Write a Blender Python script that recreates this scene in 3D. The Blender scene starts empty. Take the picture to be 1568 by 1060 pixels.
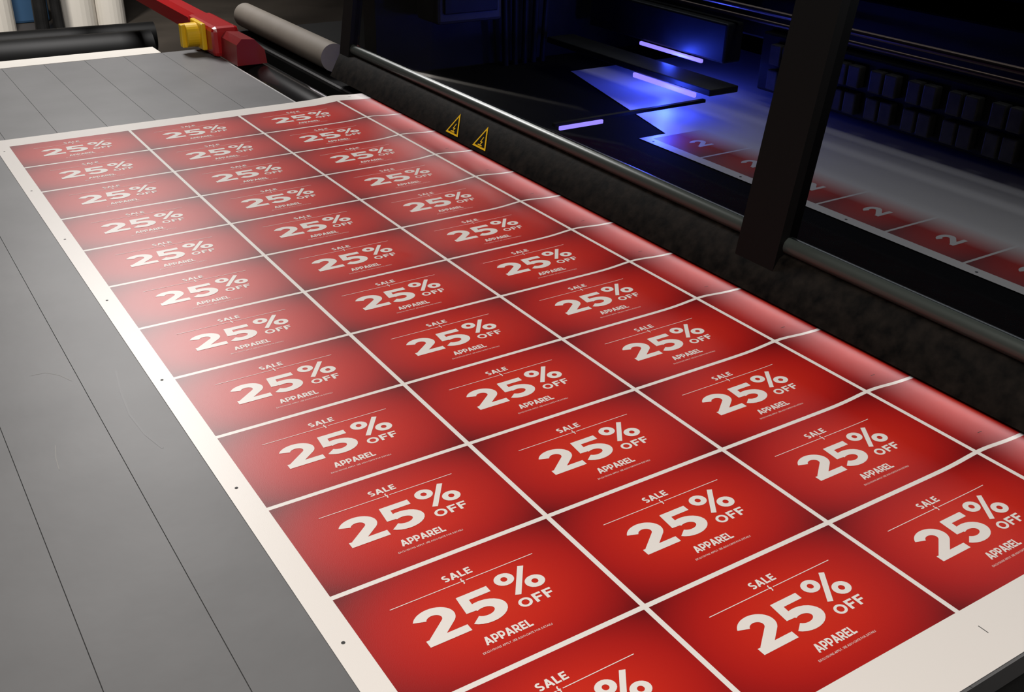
import bpy, bmesh, math, random
from mathutils import Vector, Matrix
random.seed(4)
W=.28; H=.1832
scene=bpy.context.scene
scene.view_settings.view_transform='Standard'
try: scene.view_settings.look='None'
except Exception: pass

# ---------------------------------------------------------------- materials
def srgb(r,g,b):
    f=lambda c:(c/255/12.92) if c/255<=.04045 else ((c/255+.055)/1.055)**2.4
    return (f(r),f(g),f(b),1)
def mat(name,col,rough=.5,metal=0,noise=0,nscale=20,bump=0,bscale=80,emit=None,estr=0,spec=.5,coat=0,scratch=0):
    m=bpy.data.materials.new(name);m.use_nodes=True;nt=m.node_tree;N=nt.nodes;L=nt.links
    b=N['Principled BSDF'];b.inputs['Base Color'].default_value=col
    b.inputs['Roughness'].default_value=rough;b.inputs['Metallic'].default_value=metal
    b.inputs['Specular IOR Level'].default_value=spec
    b.inputs['Coat Weight'].default_value=coat
    tc=N.new('ShaderNodeTexCoord')
    if noise:
        n=N.new('ShaderNodeTexNoise');n.inputs['Scale'].default_value=nscale;n.inputs['Detail'].default_value=5
        L.new(tc.outputs['Object'],n.inputs['Vector'])
        mr=N.new('ShaderNodeMapRange');mr.inputs['From Min'].default_value=.3;mr.inputs['From Max'].default_value=.7
        mr.inputs['To Min'].default_value=1-noise;mr.inputs['To Max'].default_value=1+noise
        L.new(n.outputs['Fac'],mr.inputs['Value'])
        mx=N.new('ShaderNodeVectorMath');mx.operation='SCALE';mx.inputs[0].default_value=col[:3]
        L.new(mr.outputs[0],mx.inputs['Scale']);L.new(mx.outputs[0],b.inputs['Base Color'])
    if bump:
        n=N.new('ShaderNodeTexNoise');n.inputs['Scale'].default_value=bscale
        L.new(tc.outputs['Object'],n.inputs['Vector'])
        bp=N.new('ShaderNodeBump');bp.inputs['Strength'].default_value=bump;bp.inputs['Distance'].default_value=.002
        L.new(n.outputs['Fac'],bp.inputs['Height']);L.new(bp.outputs[0],b.inputs['Normal'])
    if emit: b.inputs['Emission Color'].default_value=emit;b.inputs['Emission Strength'].default_value=estr
    return m

def print_material(name,rows,cols,fade=None):
    """offset-printed sheet: red cards with white gutters; x,y = object coordinates in metres"""
    m=bpy.data.materials.new(name);m.use_nodes=True;nt=m.node_tree;N=nt.nodes;L=nt.links
    b=N['Principled BSDF']
    tc=N.new('ShaderNodeTexCoord');sp=N.new('ShaderNodeSeparateXYZ');L.new(tc.outputs['Object'],sp.inputs[0])
    def M(op,a,bv=None,c=None):
        n=N.new('ShaderNodeMath');n.operation=op
        for i,v in enumerate((a,bv,c)):
            if v is None: continue
            if isinstance(v,(int,float)): n.inputs[i].default_value=v
            else: L.new(v,n.inputs[i])
        return n.outputs[0]
    u=M('DIVIDE',sp.outputs[0],W);v=M('DIVIDE',sp.outputs[1],H)
    fu=M('FRACT',u);fv=M('FRACT',v)
    gu=M('MULTIPLY',M('MINIMUM',fu,M('SUBTRACT',1,fu)),W);gv=M('MULTIPLY',M('MINIMUM',fv,M('SUBTRACT',1,fv)),H)
    ins=M('MULTIPLY',M('GREATER_THAN',gu,.0032),M('GREATER_THAN',gv,.0032))
    ext=M('MULTIPLY',M('MULTIPLY',M('GREATER_THAN',u,0),M('LESS_THAN',u,cols)),M('MULTIPLY',M('GREATER_THAN',v,rows[0]),M('LESS_THAN',v,rows[1])))
    mask=M('MULTIPLY',ins,ext)
    if fade:
        mr=N.new('ShaderNodeMapRange');L.new(u,mr.inputs['Value']);mr.inputs['From Min'].default_value=fade[0];mr.inputs['From Max'].default_value=fade[1]
        mr.inputs['To Min'].default_value=1;mr.inputs['To Max'].default_value=0
        mask=M('MULTIPLY',mask,mr.outputs[0])
    du=M('MULTIPLY',M('SUBTRACT',fu,.5),1.55);dv=M('MULTIPLY',M('SUBTRACT',fv,.5),1.45)
    r=M('SQRT',M('ADD',M('MULTIPLY',du,du),M('MULTIPLY',dv,dv)))
    cr=N.new('ShaderNodeValToRGB');L.new(r,cr.inputs[0])
    e=cr.color_ramp.elements
    e[0].position=.0;e[0].color=(.60,.028,.009,1);e[1].position=1.05;e[1].color=(.16,.002,.003,1)
    for p,c in ((.4,(.54,.016,.006,1)),(.68,(.41,.008,.005,1)),(.88,(.27,.004,.004,1))):
        x=e.new(p);x.color=c
    mx=N.new('ShaderNodeMix');mx.data_type='RGBA';L.new(mask,mx.inputs['Factor'])
    mx.inputs[6].default_value=PAPER;L.new(cr.outputs[0],mx.inputs[7]);L.new(mx.outputs[2],b.inputs['Base Color'])
    b.inputs['Roughness'].default_value=.37;b.inputs['Specular IOR Level'].default_value=.44
    n=N.new('ShaderNodeTexNoise');n.inputs['Scale'].default_value=900;n.inputs['Detail'].default_value=2;L.new(tc.outputs['Object'],n.inputs['Vector'])
    bp=N.new('ShaderNodeBump');bp.inputs['Strength'].default_value=.12;bp.inputs['Distance'].default_value=.0006
    L.new(n.outputs['Fac'],bp.inputs['Height']);L.new(bp.outputs[0],b.inputs['Normal'])
    return m
PAPER=(.80,.755,.715,1)

def smoked_glass(name,tint=.34):
    m=bpy.data.materials.new(name);m.use_nodes=True;nt=m.node_tree;N=nt.nodes;L=nt.links
    N.clear();o=N.new('ShaderNodeOutputMaterial');t=N.new('ShaderNodeBsdfTransparent');t.inputs[0].default_value=(tint,tint*1.0,tint*1.02,1)
    g=N.new('ShaderNodeBsdfGlossy');g.inputs['Roughness'].default_value=.03
    f=N.new('ShaderNodeFresnel');f.inputs[0].default_value=1.15
    k=N.new('ShaderNodeMath');k.operation='MULTIPLY';k.inputs[1].default_value=.35;L.new(f.outputs[0],k.inputs[0])
    x=N.new('ShaderNodeMixShader');L.new(k.outputs[0],x.inputs[0]);L.new(t.outputs[0],x.inputs[1]);L.new(g.outputs[0],x.inputs[2]);L.new(x.outputs[0],o.inputs[0])
    return m

M_table=mat('grey_table_coating',srgb(102,102,103),.45,noise=.13,nscale=5,bump=.05,bscale=60,spec=.4)
M_scuff=mat('table_scuff_mark',srgb(95,95,96),.45)
M_scratch=mat('table_scratch',srgb(130,128,125),.5)
M_gap=mat('dark_gap',(.03,.03,.03,1),.8)
M_alu=mat('brushed_aluminium',(.7,.7,.7,1),.35,1)
M_white=mat('white_board',srgb(220,215,206),.6)
M_ink=mat('unprinted_lettering',PAPER,.37,spec=.44)
M_dot=mat('registration_ink',(.03,.03,.03,1),.6)
M_blackgloss=mat('black_gloss_rubber',(.012,.012,.013,1),.22,coat=.3)
M_railbar=mat('satin_rail',(.05,.06,.055,1),.3,.25)
M_black=mat('black_plastic',(.005,.005,.005,1),.5,spec=.10)
M_bed=mat('matte_black_bed',(.008,.008,.009,1),.85,spec=.02)
M_dark=mat('dark_steel',(.012,.012,.012,1),.5,noise=.4,nscale=8,spec=.2)
M_mid=mat('grey_machine_parts',(.045,.042,.04,1),.5,noise=.3,nscale=10,spec=.3)
M_lip=mat('worn_black_lip',(.006,.0045,.0035,1),.6,noise=.9,nscale=45,bump=.2,bscale=90,spec=.06)
M_red=mat('red_paint',srgb(170,22,26),.3,coat=.3)
M_redd=mat('dark_red_paint',srgb(120,14,18),.35)
M_yellow=mat('yellow_plastic',srgb(235,190,30),.35)
M_kraft=mat('kraft_cardboard',srgb(112,104,94),.7,noise=.08,nscale=12)
M_floor=mat('workshop_floor',srgb(72,66,60),.5,noise=.25,nscale=2)
M_wall=mat('wall_paint',srgb(78,75,72),.9)
M_ceil=mat('ceiling_paint',srgb(90,88,86),.9)
M_head=mat('print_head_plastic',(.06,.056,.048,1),.5,noise=.3,nscale=30,spec=.3)
M_rail=mat('rail_metal',(.12,.08,.06,1),.35,.8)
M_blue=mat('blue_plastic',srgb(50,85,120),.5)
M_glass=smoked_glass('smoked_glass')
M_uv=mat('uv_lamp',(.1,.1,1,1),.5,emit=(.26,.20,1,1),estr=4)

# ---------------------------------------------------------------- helpers
def link(o,parent=None):
    scene.collection.objects.link(o)
    if parent: o.parent=parent
    return o
def empty(name,loc=(0,0,0)):
    o=bpy.data.objects.new(name,None);o.empty_display_size=.1;o.location=loc;return link(o)
def mesh(name,verts,faces,m,parent=None,smooth=False):
    me=bpy.data.meshes.new(name);me.from_pydata([tuple(v) for v in verts],[],faces)
    me.materials.append(m);me.update()
    if smooth:
        for p in me.polygons:p.use_smooth=True
    return link(bpy.data.objects.new(name,me),parent)
def bm_obj(name,bm,m,parent=None,smooth=False):
    me=bpy.data.meshes.new(name);bmesh.ops.recalc_face_normals(bm,faces=bm.faces);bm.to_mesh(me);bm.free()
    for x in (m if isinstance(m,(list,tuple)) else [m]): me.materials.append(x)
    if smooth:
        for p in me.polygons:p.use_smooth=True
    return link(bpy.data.objects.new(name,me),parent)
def add_box(bm,lo,hi,mi=0,bev=0):
    r=bmesh.ops.create_cube(bm,size=1)
    vs=r['verts']
    for v in vs: v.co=Vector([lo[i]+(v.co[i]+.5)*(hi[i]-lo[i]) for i in range(3)])
    fs=set(f for v in vs for f in v.link_faces)
    for f in fs:f.material_index=mi
    if bev:
        es=set(e for v in vs for e in v.link_edges)
        r=bmesh.ops.bevel(bm,geom=list(es),offset=bev,segments=2,affect='EDGES',profile=.5)
        for f in r['faces']:f.material_index=mi
def box(name,lo,hi,m,parent=None,bev=0):
    bm=bmesh.new();add_box(bm,lo,hi,0,bev);return bm_obj(name,bm,m,parent)
def add_cyl(bm,p0,p1,r,seg=32,r2=None,mi=0):
    p0,p1=Vector(p0),Vector(p1);d=p1-p0
    q=d.to_track_quat('Z','Y').to_matrix().to_4x4()
    x=bmesh.ops.create_cone(bm,cap_ends=True,segments=seg,radius1=r,radius2=r if r2 is None else r2,depth=d.length,matrix=Matrix.Translation((p0+p1)/2)@q)
    for v in x['verts']:
        for f in v.link_faces:f.material_index=mi
def smooth_by_angle(o,a=35):
    for p in o.data.polygons:p.use_smooth=True
    try: o.data.set_sharp_from_angle(angle=math.radians(a))
    except Exception: pass
def cyl(name,p0,p1,r,m,parent=None,seg=40):
    bm=bmesh.new();add_cyl(bm,p0,p1,r,seg);o=bm_obj(name,bm,m,parent);smooth_by_angle(o);return o
def prism(name,prof,y0,y1,m,parent=None,smooth=False):
    """extrude closed (x,z) profile along Y"""
    n=len(prof);v=[(x,y0,z) for x,z in prof]+[(x,y1,z) for x,z in prof]
    f=[(i,(i+1)%n,n+(i+1)%n,n+i) for i in range(n)]+[tuple(range(n))[::-1],tuple(range(n,2*n))]
    bm=bmesh.new();vs=[bm.verts.new(a) for a in v]
    for a in f: bm.faces.new([vs[i] for i in a])
    o=bm_obj(name,bm,m,parent)
    if smooth: smooth_by_angle(o,40)
    return o

# ---------------------------------------------------------------- sheet shape
SX0,SX1,SY0,SY1=-.027,1.02,-.070,2.255
def sheet_z(x,y):
    z=.0012
    if x>.66:
        amp=.0050+.0002*math.sin(y*5.3)
        z+= amp*math.exp(-((x-.850)/.046)**2)
    return z
ny=110
xs=[SX0+(.66-SX0)*i/30 for i in range(30)]+[.66+(SX1-.66)*i/90 for i in range(91)]
ys=[SY0+(SY1-SY0)*j/ny for j in range(ny+1)]
vs=[(x,y,sheet_z(x,y)) for y in ys for x in xs];n=len(xs)
fs=[(j*n+i,j*n+i+1,(j+1)*n+i+1,(j+1)*n+i) for j in range(ny) for i in range(n-1)]
M_print=print_material('red_sale_print',(0,12),4)
sheet=mesh('printed_sign_sheet',vs,fs,M_print,smooth=True)

# ---------------------------------------------------------------- lettering (strokes)
def dense(pts,step):
    out=[pts[0]]
    for a,b in zip(pts,pts[1:]):
        n=max(1,int(math.ceil(math.dist(a,b)/step)))
        out+=[(a[0]+(b[0]-a[0])*k/n,a[1]+(b[1]-a[1])*k/n) for k in range(1,n+1)]
    return out
def ribbon(pts,wd,V,F,closed=False,lay=0.0):
    n=len(pts);L=[];
    for i,p in enumerate(pts):
        a=pts[(i-1)%n] if (closed or i>0) else None
        b=pts[(i+1)%n] if (closed or i<n-1) else None
        ds=[]
        if a is not None: d=(p[0]-a[0],p[1]-a[1]);l=math.hypot(*d) or 1;ds.append((d[0]/l,d[1]/l))
        if b is not None: d=(b[0]-p[0],b[1]-p[1]);l=math.hypot(*d) or 1;ds.append((d[0]/l,d[1]/l))
        nx_=sum(-d[1] for d in ds);ny_=sum(d[0] for d in ds);l=math.hypot(nx_,ny_) or 1;nx_/=l;ny_/=l
        c=abs(-ds[0][1]*nx_+ds[0][0]*ny_);k=wd/2/max(c,.5)
        L.append(((p[0]+nx_*k,p[1]+ny_*k),(p[0]-nx_*k,p[1]-ny_*k)))
    s=len(V)
    for a,b in L: V.append((*a,lay));V.append((*b,lay))
    for i in range(n if closed else n-1):
        j=(i+1)%n;F.append((s+2*i+1,s+2*j+1,s+2*j,s+2*i))
def arc(cx,cy,rx,ry,a0,a1,n=20):
    return [(cx+rx*math.cos(math.radians(a0+(a1-a0)*i/n)),cy+ry*math.sin(math.radians(a0+(a1-a0)*i/n))) for i in range(n+1)]
t=.215
G={
'2':(.76,[(arc(.36,.665,.235,.235,160,-38)+[(.17,.13)],t,False),([(.03,.098),(.74,.098)],.195,False)]),
'5':(.76,[([(.13,.905),(.67,.905)],.19,False),([(.20,.99),(.165,.46)],.17,False),(arc(.365,.335,.265,.232,125,-146),t,False)]),
'%':(1.02,[(arc(.235,.745,.155,.175,0,343,21),.155,True),(arc(.785,.245,.155,.175,0,343,21),.155,True),([(.24,0),(.78,1)],.14,False)]),
'O':(.98,[(arc(.47,.5,.36,.40,0,350,35),.21,True)]),
'F':(.68,[([(.14,0),(.14,1)],.22,False),([(.14,.90),(.66,.90)],.2,False),([(.14,.5),(.60,.5)],.2,False)]),
'E':(.72,[([(.14,0),(.14,1)],.22,False),([(.14,.90),(.66,.90)],.2,False),([(.14,.5),(.60,.5)],.2,False),([(.14,.1),(.66,.1)],.2,False)]),
'L':(.66,[([(.14,0),(.14,1)],.22,False),([(.14,.1),(.62,.1)],.2,False)]),
'A':(.92,[([(.12,0),(.45,1)],.23,False),([(.45,1),(.78,0)],.23,False),([(.22,.28),(.68,.28)],.18,False)]),
'S':(.74,[(arc(.35,.71,.22,.19,40,235,14)+arc(.35,.285,.24,.19,78,-145,16),.2,False)]),
'P':(.76,[([(.14,0),(.14,1)],.22,False),([(.14,.90),(.40,.90)]+arc(.42,.63,.21,.27,85,-85,12)+[(.14,.36)],.2,False)]),
'R':(.80,[([(.14,0),(.14,1)],.22,False),([(.14,.90),(.40,.90)]+arc(.42,.65,.21,.25,85,-85,12)+[(.14,.40)],.2,False),([(.38,.38),(.68,0)],.22,False)]),
}
def text_to(V,F,s,x,y,hgt,asp=1.0,track=0,width=None):
    """x,y,hgt in metres (card space)"""
    tot=sum(G[c][0] for c in s)+track*(len(s)-1)
    k=hgt*asp if width is None else width/tot
    cx=0
    for c in s:
        adv,str_=G[c]
        for si,(pts,wd,cl) in enumerate(str_):
            v=[];f=[]
            ribbon(pts if cl else dense(pts,.35),wd,v,f,cl)
            b=len(V);V+= [(x+(cx+a)*k,y+q*hgt,si*4e-5) for a,q,_ in v];F+=[tuple(b+i for i in q) for q in f]
        cx+=adv+track
V=[];F=[]
u=lambda a:a*W
vv=lambda a:a*H
text_to(V,F,'2',u(.20),vv(.352),vv(.275),width=u(.185))
text_to(V,F,'5',u(.385),vv(.352),vv(.275),width=u(.185))
text_to(V,F,'%',u(.585),vv(.465),vv(.21),width=u(.185))
text_to(V,F,'OFF',u(.60),vv(.352),vv(.075),width=u(.155),track=.08)
text_to(V,F,'SALE',u(.42),vv(.775),vv(.058),width=u(.13),track=.04)
text_to(V,F,'APPAREL',u(.385),vv(.205),vv(.062),width=u(.205),track=.01)
ribbon(dense([(u(.17),vv(.735)),(u(.475),vv(.735))],.01),.0010,V,F)
ribbon(dense([(u(.50),vv(.735)),(u(.81),vv(.735))],.01),.0010,V,F)
ribbon(arc(u(.478),vv(.722),.0025,.0025,90,-60,6),.0014,V,F,lay=1e-4)
ribbon(arc(u(.492),vv(.748),.0025,.0025,270,120,6),.0014,V,F,lay=1e-4)
cu=bpy.data.curves.new('fine','FONT');cu.body='EXCLUSIONS APPLY. SEE ASSOCIATE FOR DETAILS';cu.size=1;cu.offset=.0;cu.resolution_u=1
to=bpy.data.objects.new('fine',cu);scene.collection.objects.link(to)
bpy.context.view_layer.update()
tm=to.to_mesh();co=[v.co.copy() for v in tm.vertices];pf=[tuple(p.vertices) for p in tm.polygons]
mxx=max(c.x for c in co);k=u(.30)/mxx
b=len(V);V+=[(u(.35)+c.x*k,vv(.155)+c.y*k*1.05,0) for c in co];F+=[tuple(b+i for i in q) for q in pf]
to.to_mesh_clear();bpy.data.objects.remove(to)
AV=[];AF=[]
for r in range(12):
    for c in range(3):
        b=len(AV)
        for (x,y,z) in V:
            X=x+c*W;Y=y+r*H
            AV.append((X,Y,sheet_z(X,Y)+.0003+z))
        AF+=[tuple(b+i for i in q) for q in F]
mesh('sign_lettering',AV,AF,M_ink,sheet)
bm=bmesh.new()
for k in range(-1,7):
    add_cyl(bm,(-.0135,.30+.31*k+.0,.0012),(-.0135,.30+.31*k,.00145),.0022,12)
for r in range(0,13):
    add_box(bm,(.885,r*H+.03,sheet_z(.885,r*H)+.0006),(.8935,r*H+.0308,sheet_z(.885,r*H)+.0008))
add_box(bm,(.56,-.034,.0012),(.5608,-.022,.0015))
bm_obj('registration_marks',bm,M_dot,sheet)

# ---------------------------------------------------------------- table
table=empty('conveyor_table')
TX0=-1.2;TX1=.74;TY0=-.073;TY1=3.02
seams=[.124+.119*k for k in range(-11,5)]
edges=[TX0]+[s for s in seams if s>TX0+.02]+[TX1]
bm=bmesh.new()
g=.0005
for a,b_ in zip(edges,edges[1:]):
    add_box(bm,(a+g,TY0,-.03),(b_-g,TY1,0),0)
bm_obj('slats',bm,M_table,table)
box('seam_filler',(TX0+.01,TY0+.004,-.034),(TX1-.01,TY1-.004,-.0012),M_gap,table)
box('sub_frame',(TX0+.01,TY0+.005,-.16),(TX1-.01,TY1-.005,-.034),M_gap,table)
box('edge_trim',(TX1,TY0,-.03),(TX1+.005,TY1,-.0005),M_alu,table)
for i,(x,y) in enumerate([(-1.1,.05),(.6,.05),(-1.1,2.9),(.6,2.9),(-1.1,1.5),(.6,1.5)]):
    box('leg_%d'%i,(x-.04,y-.04,-.9),(x+.04,y+.04,-.16),M_dark,table,.004)
box('white_end_board',(-.5,3.025,-.022),(.60,3.12,.0),M_white,table)
def mark(name,pts,wd,m):
    v=[];f=[];ribbon(pts,wd,v,f);mesh(name,[(a,b_,.0002) for a,b_,_ in v],f,m,table)
mark('scuff_mark',[(-.062,.985),(-.072,.92),(-.078,.85),(-.074,.79),(-.064,.745)],.003,M_scuff)
mark('scratch_1',[(-.188,.762),(-.186,.79),(-.180,.822)],.0010,M_scratch)
mark('scratch_2',[(-.170,1.03),(-.150,1.028),(-.135,1.01),(-.124,.985)],.0009,M_scratch)

# ---------------------------------------------------------------- feed roller
roller=empty('feed_roller')
cyl('roller_tube',(.83,-1.2,-.062),(.83,2.85,-.062),.0605,M_blackgloss,roller,64)

# ---------------------------------------------------------------- printer
pr=empty('flatbed_printer')
PY0,PY1=-1.3,2.42
GX0,GZ0,GX1,GZ1=.966,.095,1.055,.70
prism('front_lip',[(.918,.018),(.922,.026),(.952,.080),(.975,.092),(.985,.088),(.965,.06),(.99,.03),(1.05,.008),(.945,.006),(.943,.018)],PY0,PY1,M_lip,pr,True)
cyl('lower_rail',(.972,PY0,.100),(.972,PY1,.100),.015,M_railbar,pr)
pn=Vector((-(GZ1-GZ0),0,GX1-GX0)).normalized()
def gp(s,y,off=0): return (GX0+(GX1-GX0)*s+pn.x*off,y,GZ0+(GZ1-GZ0)*s+pn.z*off)
def pane(name,y0,y1,s0,s1,off,th,m):
    v=[gp(s0,y0,off),gp(s0,y1,off),gp(s1,y1,off),gp(s1,y0,off)]
    v+=[gp(s0,y0,off-th),gp(s0,y1,off-th),gp(s1,y1,off-th),gp(s1,y0,off-th)]
    return mesh(name,v,[(0,1,2,3),(7,6,5,4),(0,4,5,1),(1,5,6,2),(2,6,7,3),(3,7,4,0)],m,pr)
v=[gp(.0,PY0),gp(0,PY1),gp(1,PY1),gp(1,PY0)]
mesh('glass_window',v,[(0,1,2,3)],M_glass,pr)
pane('post_mid',.665,.755,-.08,1.02,.02,.04,M_black)
pane('post_near',-.65,-.57,-.05,1.02,.012,.03,M_black)
pane('post_far',2.36,2.42,-.05,1.02,.012,.03,M_black)
prism('hood',[(GX1-.03,.69),(GX1-.03,.86),(1.2,.98),(2.95,.98),(2.95,.69)],PY0,PY1+.1,M_black,pr)
box('rear_wall',(2.9,PY0,-.1),(2.95,PY1,.69),M_dark,pr)
box('end_wall_far',(1.08,PY1+.02,-.1),(2.95,PY1+.1,.69),M_dark,pr)
box('end_wall_near',(1.08,PY0-.08,-.1),(2.95,PY0,.69),M_dark,pr)
box('base_cabinet',(.93,PY0,-.9),(2.95,PY1+.9,-.012),M_black,pr,.01)
box('interior_bed',(1.06,PY0,-.012),(2.89,PY1,-.004),M_bed,pr)
box('control_box',(1.20,2.28,.16),(1.42,2.41,.44),M_mid,pr,.01)
box('control_box_face',(1.22,2.272,.19),(1.40,2.28,.41),M_dark,pr,.003)
bm=bmesh.new()
for i in range(5): add_cyl(bm,(1.50+i*.035,2.38,-.004),(1.46+i*.05,2.36,.66),.010,14)
bm_obj('hoses',bm,M_dark,pr)
ish=empty('inner_printed_sheet')
IX=1.365
M_print2=print_material('print_with_painted_glare',(-3,8),3,(.30,.62))  # whitish glare painted into the colour: red print blends out to paper white
sx0,sx1,sy0,sy1=-.027,.95,-1.0,1.48
o=mesh('inner_paper',[(sx0,sy0,0),(sx1,sy0,0),(sx1,2.15,0),(.24,2.15,0),(.06,sy1,0),(sx0,sy1,0)],[(0,1,2,3,4,5)],M_print2,ish);ish.location=(IX+.027,.06,-.002)
V2=[];F2=[]
text_to(V2,F2,'2',u(.20),vv(.355),vv(.27),width=u(.18))
AV=[];AF=[]
for r in range(-3,8):
    b=len(AV);AV+=[(x,y+r*H,.0004+z) for x,y,z in V2];AF+=[tuple(b+i for i in q) for q in F2]
mesh('inner_lettering',AV,AF,M_ink,ish)
bm=bmesh.new()
for k in range(-3,5): add_cyl(bm,(-.0135,.2+.31*k,.0),(-.0135,.2+.31*k,.0005),.003,12)
bm_obj('inner_dots',bm,M_dot,ish)
gt=empty('print_gantry');
bm=bmesh.new()
add_box(bm,(1.93,PY0+.05,.16),(2.25,PY1-.05,.32),0,.006)
add_box(bm,(1.90,.1,.03),(2.2,1.68,.19),0,.006)
bm_obj('beam',bm,M_dark,gt)
bm=bmesh.new()
for row in range(2):
    for kk in range(13):
        y=.16+kk*.115
        add_box(bm,(1.875,y,.045+row*.068),(1.9,y+.038,.10+row*.068),0,.004)
        add_box(bm,(1.875,y+.045,.045+row*.068),(1.9,y+.083,.10+row*.068),0,.004)
bm_obj('print_heads',bm,M_head,gt)
gr=empty('guide_rail_pair')
bm=bmesh.new()
add_cyl(bm,(1.78,PY0+.05,.27),(1.78,PY1-.05,.27),.008,16)
add_cyl(bm,(1.84,PY0+.05,.23),(1.84,PY1-.05,.23),.006,16)
bm_obj('guide_rails',bm,M_rail,gr)
bk=empty('roller_bracket')
bm=bmesh.new()
add_box(bm,(1.50,.40,.006),(1.58,.50,.030),0,.006)
add_cyl(bm,(1.495,.395,.012),(1.495,.425,.012),.012,20);add_cyl(bm,(1.495,.475,.012),(1.495,.505,.012),.012,20)
add_cyl(bm,(1.585,.395,.012),(1.585,.425,.012),.012,20);add_cyl(bm,(1.585,.475,.012),(1.585,.505,.012),.012,20)
add_cyl(bm,(1.54,.45,.03),(1.54,.45,.05),.012,20)
bm_obj('bracket_body',bm,M_black,bk)
uvc=empty('uv_lamp_carriage')
bm=bmesh.new()
add_box(bm,(1.60,1.55,.072),(1.70,2.30,.090),0,.003)
add_box(bm,(1.80,1.72,.100),(1.865,2.35,.21),0,.006)
bm_obj('housing',bm,M_dark,uvc)
bm=bmesh.new()
add_box(bm,(1.592,1.60,.058),(1.601,1.86,.072),0,.003)
add_box(bm,(1.79,1.80,.088),(1.80,2.08,.099),0,.003)
add_box(bm,(1.13,1.555,.046),(1.26,1.562,.056),0,.002)
bm_obj('uv_tubes',bm,M_uv,uvc)
box('uv_arm',(1.12,1.563,.054),(1.60,1.575,.062),M_black,uvc)
LP=Vector((.922,0,.026));LD=Vector((.030,0,.054)).normalized();LN=Vector((-LD.z,0,LD.x))
def sticker(y,s0,sz):
    e=empty('warning_sticker')
    def lp(a,b,off): 
        p=LP+LD*(s0+b)+LN*off; return (p.x,y+a,p.z)
    def tri(name,sc,off,m):
        c=sz*.30
        r=[( sz*.5*sc,c-sz*.30*sc),(-sz*.5*sc,c-sz*.30*sc),(0,c+sz*.62*sc)]
        return mesh(name,[lp(a,b_,off) for a,b_ in r],[(0,1,2)],m,e)
    tri('yellow_outline',1.0,.0012,M_yellow);tri('black_field',.74,.0016,M_black)
    v2=[];f2=[];ribbon([(0,.05),(.16,.3),(-.08,.3),(.08,.75)],.10,v2,f2);ribbon([(-.3,-.02),(.3,-.02)],.11,v2,f2)
    mesh('pictogram',[lp(-a*sz*.5,sz*(.13+.45*b_),.0020) for a,b_,_ in v2],f2,M_yellow,e)
sticker(1.713,.0,.058);sticker(1.586,.0,.058)

# ---------------------------------------------------------------- red safety bar with switch
rb=empty('red_safety_bar')
prism('arm',[(.755,.02),(.755,.065),(.77,.08),(.81,.08),(.825,.065),(.825,.02)],3.1,6.5,M_red,rb)
bm=bmesh.new();add_box(bm,(.722,2.86,.001),(.81,3.12,.095),0,.015);bm_obj('switch_block',bm,M_red,rb)
prism('end_cap',[(.745,.003),(.748,.065),(.765,.082),(.805,.078),(.835,.045),(.84,.003)],2.72,2.88,M_redd,rb)
bm=bmesh.new();add_box(bm,(.706,2.92,.015),(.722,3.03,.098),0,.004);add_cyl(bm,(.706,2.975,.056),(.668,2.975,.056),.038,28);add_box(bm,(.655,2.962,.02),(.670,2.988,.092),0,.003)
bm_obj('rotary_switch',bm,M_yellow,rb)
pc=empty('cardboard_core')
cyl('core_tube',(.985,2.54,.040),(.985,3.3,.040),.042,M_kraft,pc,48)

# ---------------------------------------------------------------- background stuff
rack=empty('roll_rack')
bm=bmesh.new()
for x,r in ((.80,.15),(1.40,.13),(1.64,.11)):
    add_cyl(bm,(x,8.3,-.9),(x,8.3,1.2),r,24)
bm_obj('white_uprights',bm,M_white,rack)
bm=bmesh.new()
add_cyl(bm,(1.08,8.0,-.9),(1.13,8.0,1.2),.05,16);add_cyl(bm,(1.2,8.0,-.9),(1.17,8.0,1.2),.04,16)
bm_obj('dark_stand',bm,M_dark,rack)
box('blue_bin',(.95,8.6,-.9),(1.25,8.9,-.55),M_blue,rack,.02)
cyl('black_roll',(-1.5,4.3,-.25),(.85,4.1,-.25),.11,M_black,rack)
cyl('black_roll_2',(-1.5,5.2,-.35),(1.1,5.0,-.35),.07,M_black,rack)
box('shelf',(-2,4.0,-.9),(1.0,4.6,-.45),M_dark,rack)

# ---------------------------------------------------------------- room
X0,X1,Y0,Y1,Z0,Z1=-5,6,-4,11,-.9,2.3
box('floor',(X0,Y0,Z0-.1),(X1,Y1,Z0),M_floor)
box('ceiling',(X0,Y0,Z1),(X1,Y1,Z1+.1),M_ceil)
box('wall_back',(X0,Y1,Z0),(X1,Y1+.1,Z1),M_wall)
box('wall_front',(X0,Y0-.1,Z0),(X1,Y0,Z1),M_wall)
box('wall_left',(X0-.1,Y0,Z0),(X0,Y1,Z1),M_wall)
box('wall_right',(X1,Y0,Z0),(X1+.1,Y1,Z1),M_wall)

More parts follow.
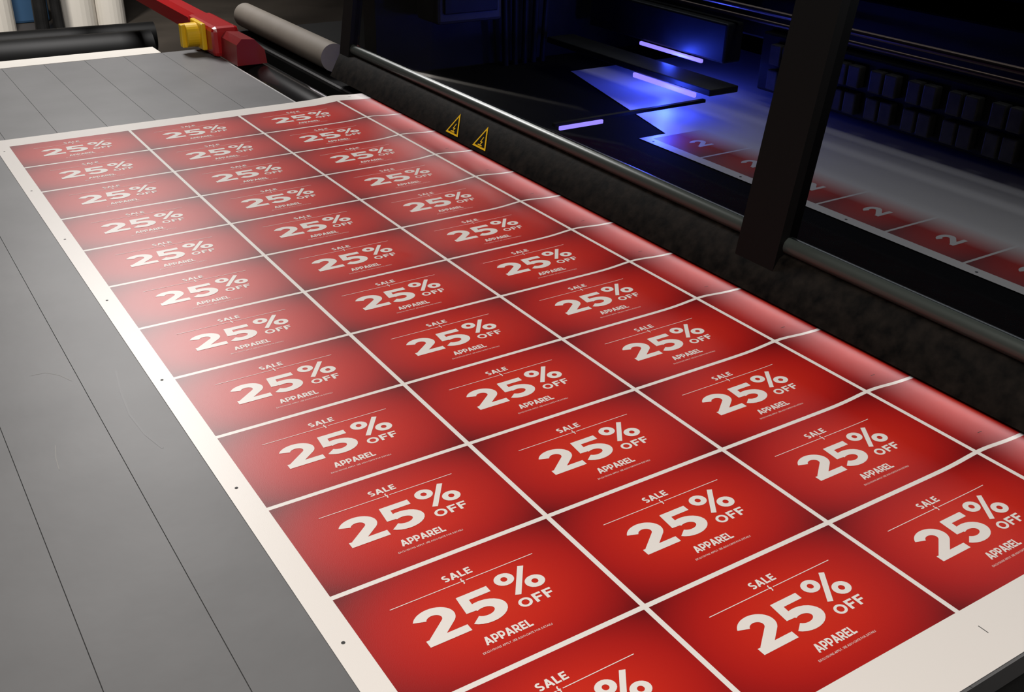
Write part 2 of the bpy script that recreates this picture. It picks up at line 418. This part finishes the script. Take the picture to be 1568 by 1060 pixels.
# ---------------------------------------------------------------- lights
def area(name,loc,sx,sy,power,col=(1,.95,.9),rot=(0,0,0)):
    l=bpy.data.lights.new(name,'AREA');l.shape='RECTANGLE';l.size=sx;l.size_y=sy;l.energy=power;l.color=col
    o=bpy.data.objects.new(name,l);o.location=loc;o.rotation_euler=rot;return link(o)
area('ceiling_light',(.72,4.6,2.2),.8,1.3,112,(1,.97,.95))
area('ceiling_light',(-.8,-.3,2.2),2.4,2.4,78,(1,.95,.89))
area('sheen_fill_panel',(1.88,.9,.55),.24,3.0,8,(.88,.94,1),(0,math.radians(80),0))  # added unseen light inside the printer, puts haze on the sheet near the lip
# added strip of light tucked under the front lip, makes the sheet's sheen band
area('sheen_fill_strip',(.9415,.9,.0125),.009,3.4,.36,(1,.93,.95),(0,math.radians(90),0))
# added spot, brightens the white uprights of the roll rack
sl=bpy.data.lights.new('rack_fill_spot','SPOT');sl.energy=420;sl.spot_size=math.radians(62);sl.spot_blend=.6;sl.shadow_soft_size=.15;sl.color=(1,.95,.88)
so=bpy.data.objects.new('rack_fill_spot',sl);so.location=(.5,6.3,2.2);link(so)
so.rotation_euler=(Vector((1.1,8.5,-.2))-Vector((.5,6.3,2.2))).to_track_quat('-Z','Y').to_euler()
def point(name,loc,p,col,r=.02):
    l=bpy.data.lights.new(name,'POINT');l.energy=p;l.color=col;l.shadow_soft_size=r
    o=bpy.data.objects.new(name,l);o.location=loc;return link(o)
B=(.04,.08,1)
point('uv_light',(1.56,1.70,.07),3.5,B);point('uv_light',(1.76,1.90,.09),5,B);point('uv_light',(1.4,1.50,.05),1.0,B)
wd=bpy.data.worlds.new('World');scene.world=wd;wd.use_nodes=True
wd.node_tree.nodes['Background'].inputs[0].default_value=(.5,.5,.5,1);wd.node_tree.nodes['Background'].inputs[1].default_value=.3

# ---------------------------------------------------------------- camera
f=1608.79
r0=Vector((0.84124589,-0.54023873,0.0211532));r1=Vector((-0.2361274,-0.4023253,-0.8845215));r2=Vector((0.4863632,0.7391052,-0.4660197))
cd=bpy.data.cameras.new('camera');cam=bpy.data.objects.new('camera',cd);link(cam)
cd.sensor_width=36;cd.lens=f/1568*36;cd.clip_start=.01
mw=Matrix((( r0.x,-r1.x,-r2.x,-.31404674),(r0.y,-r1.y,-r2.y,-.45238462),(r0.z,-r1.z,-r2.z,.76112236),(0,0,0,1)))
cam.matrix_world=mw
scene.camera=cam
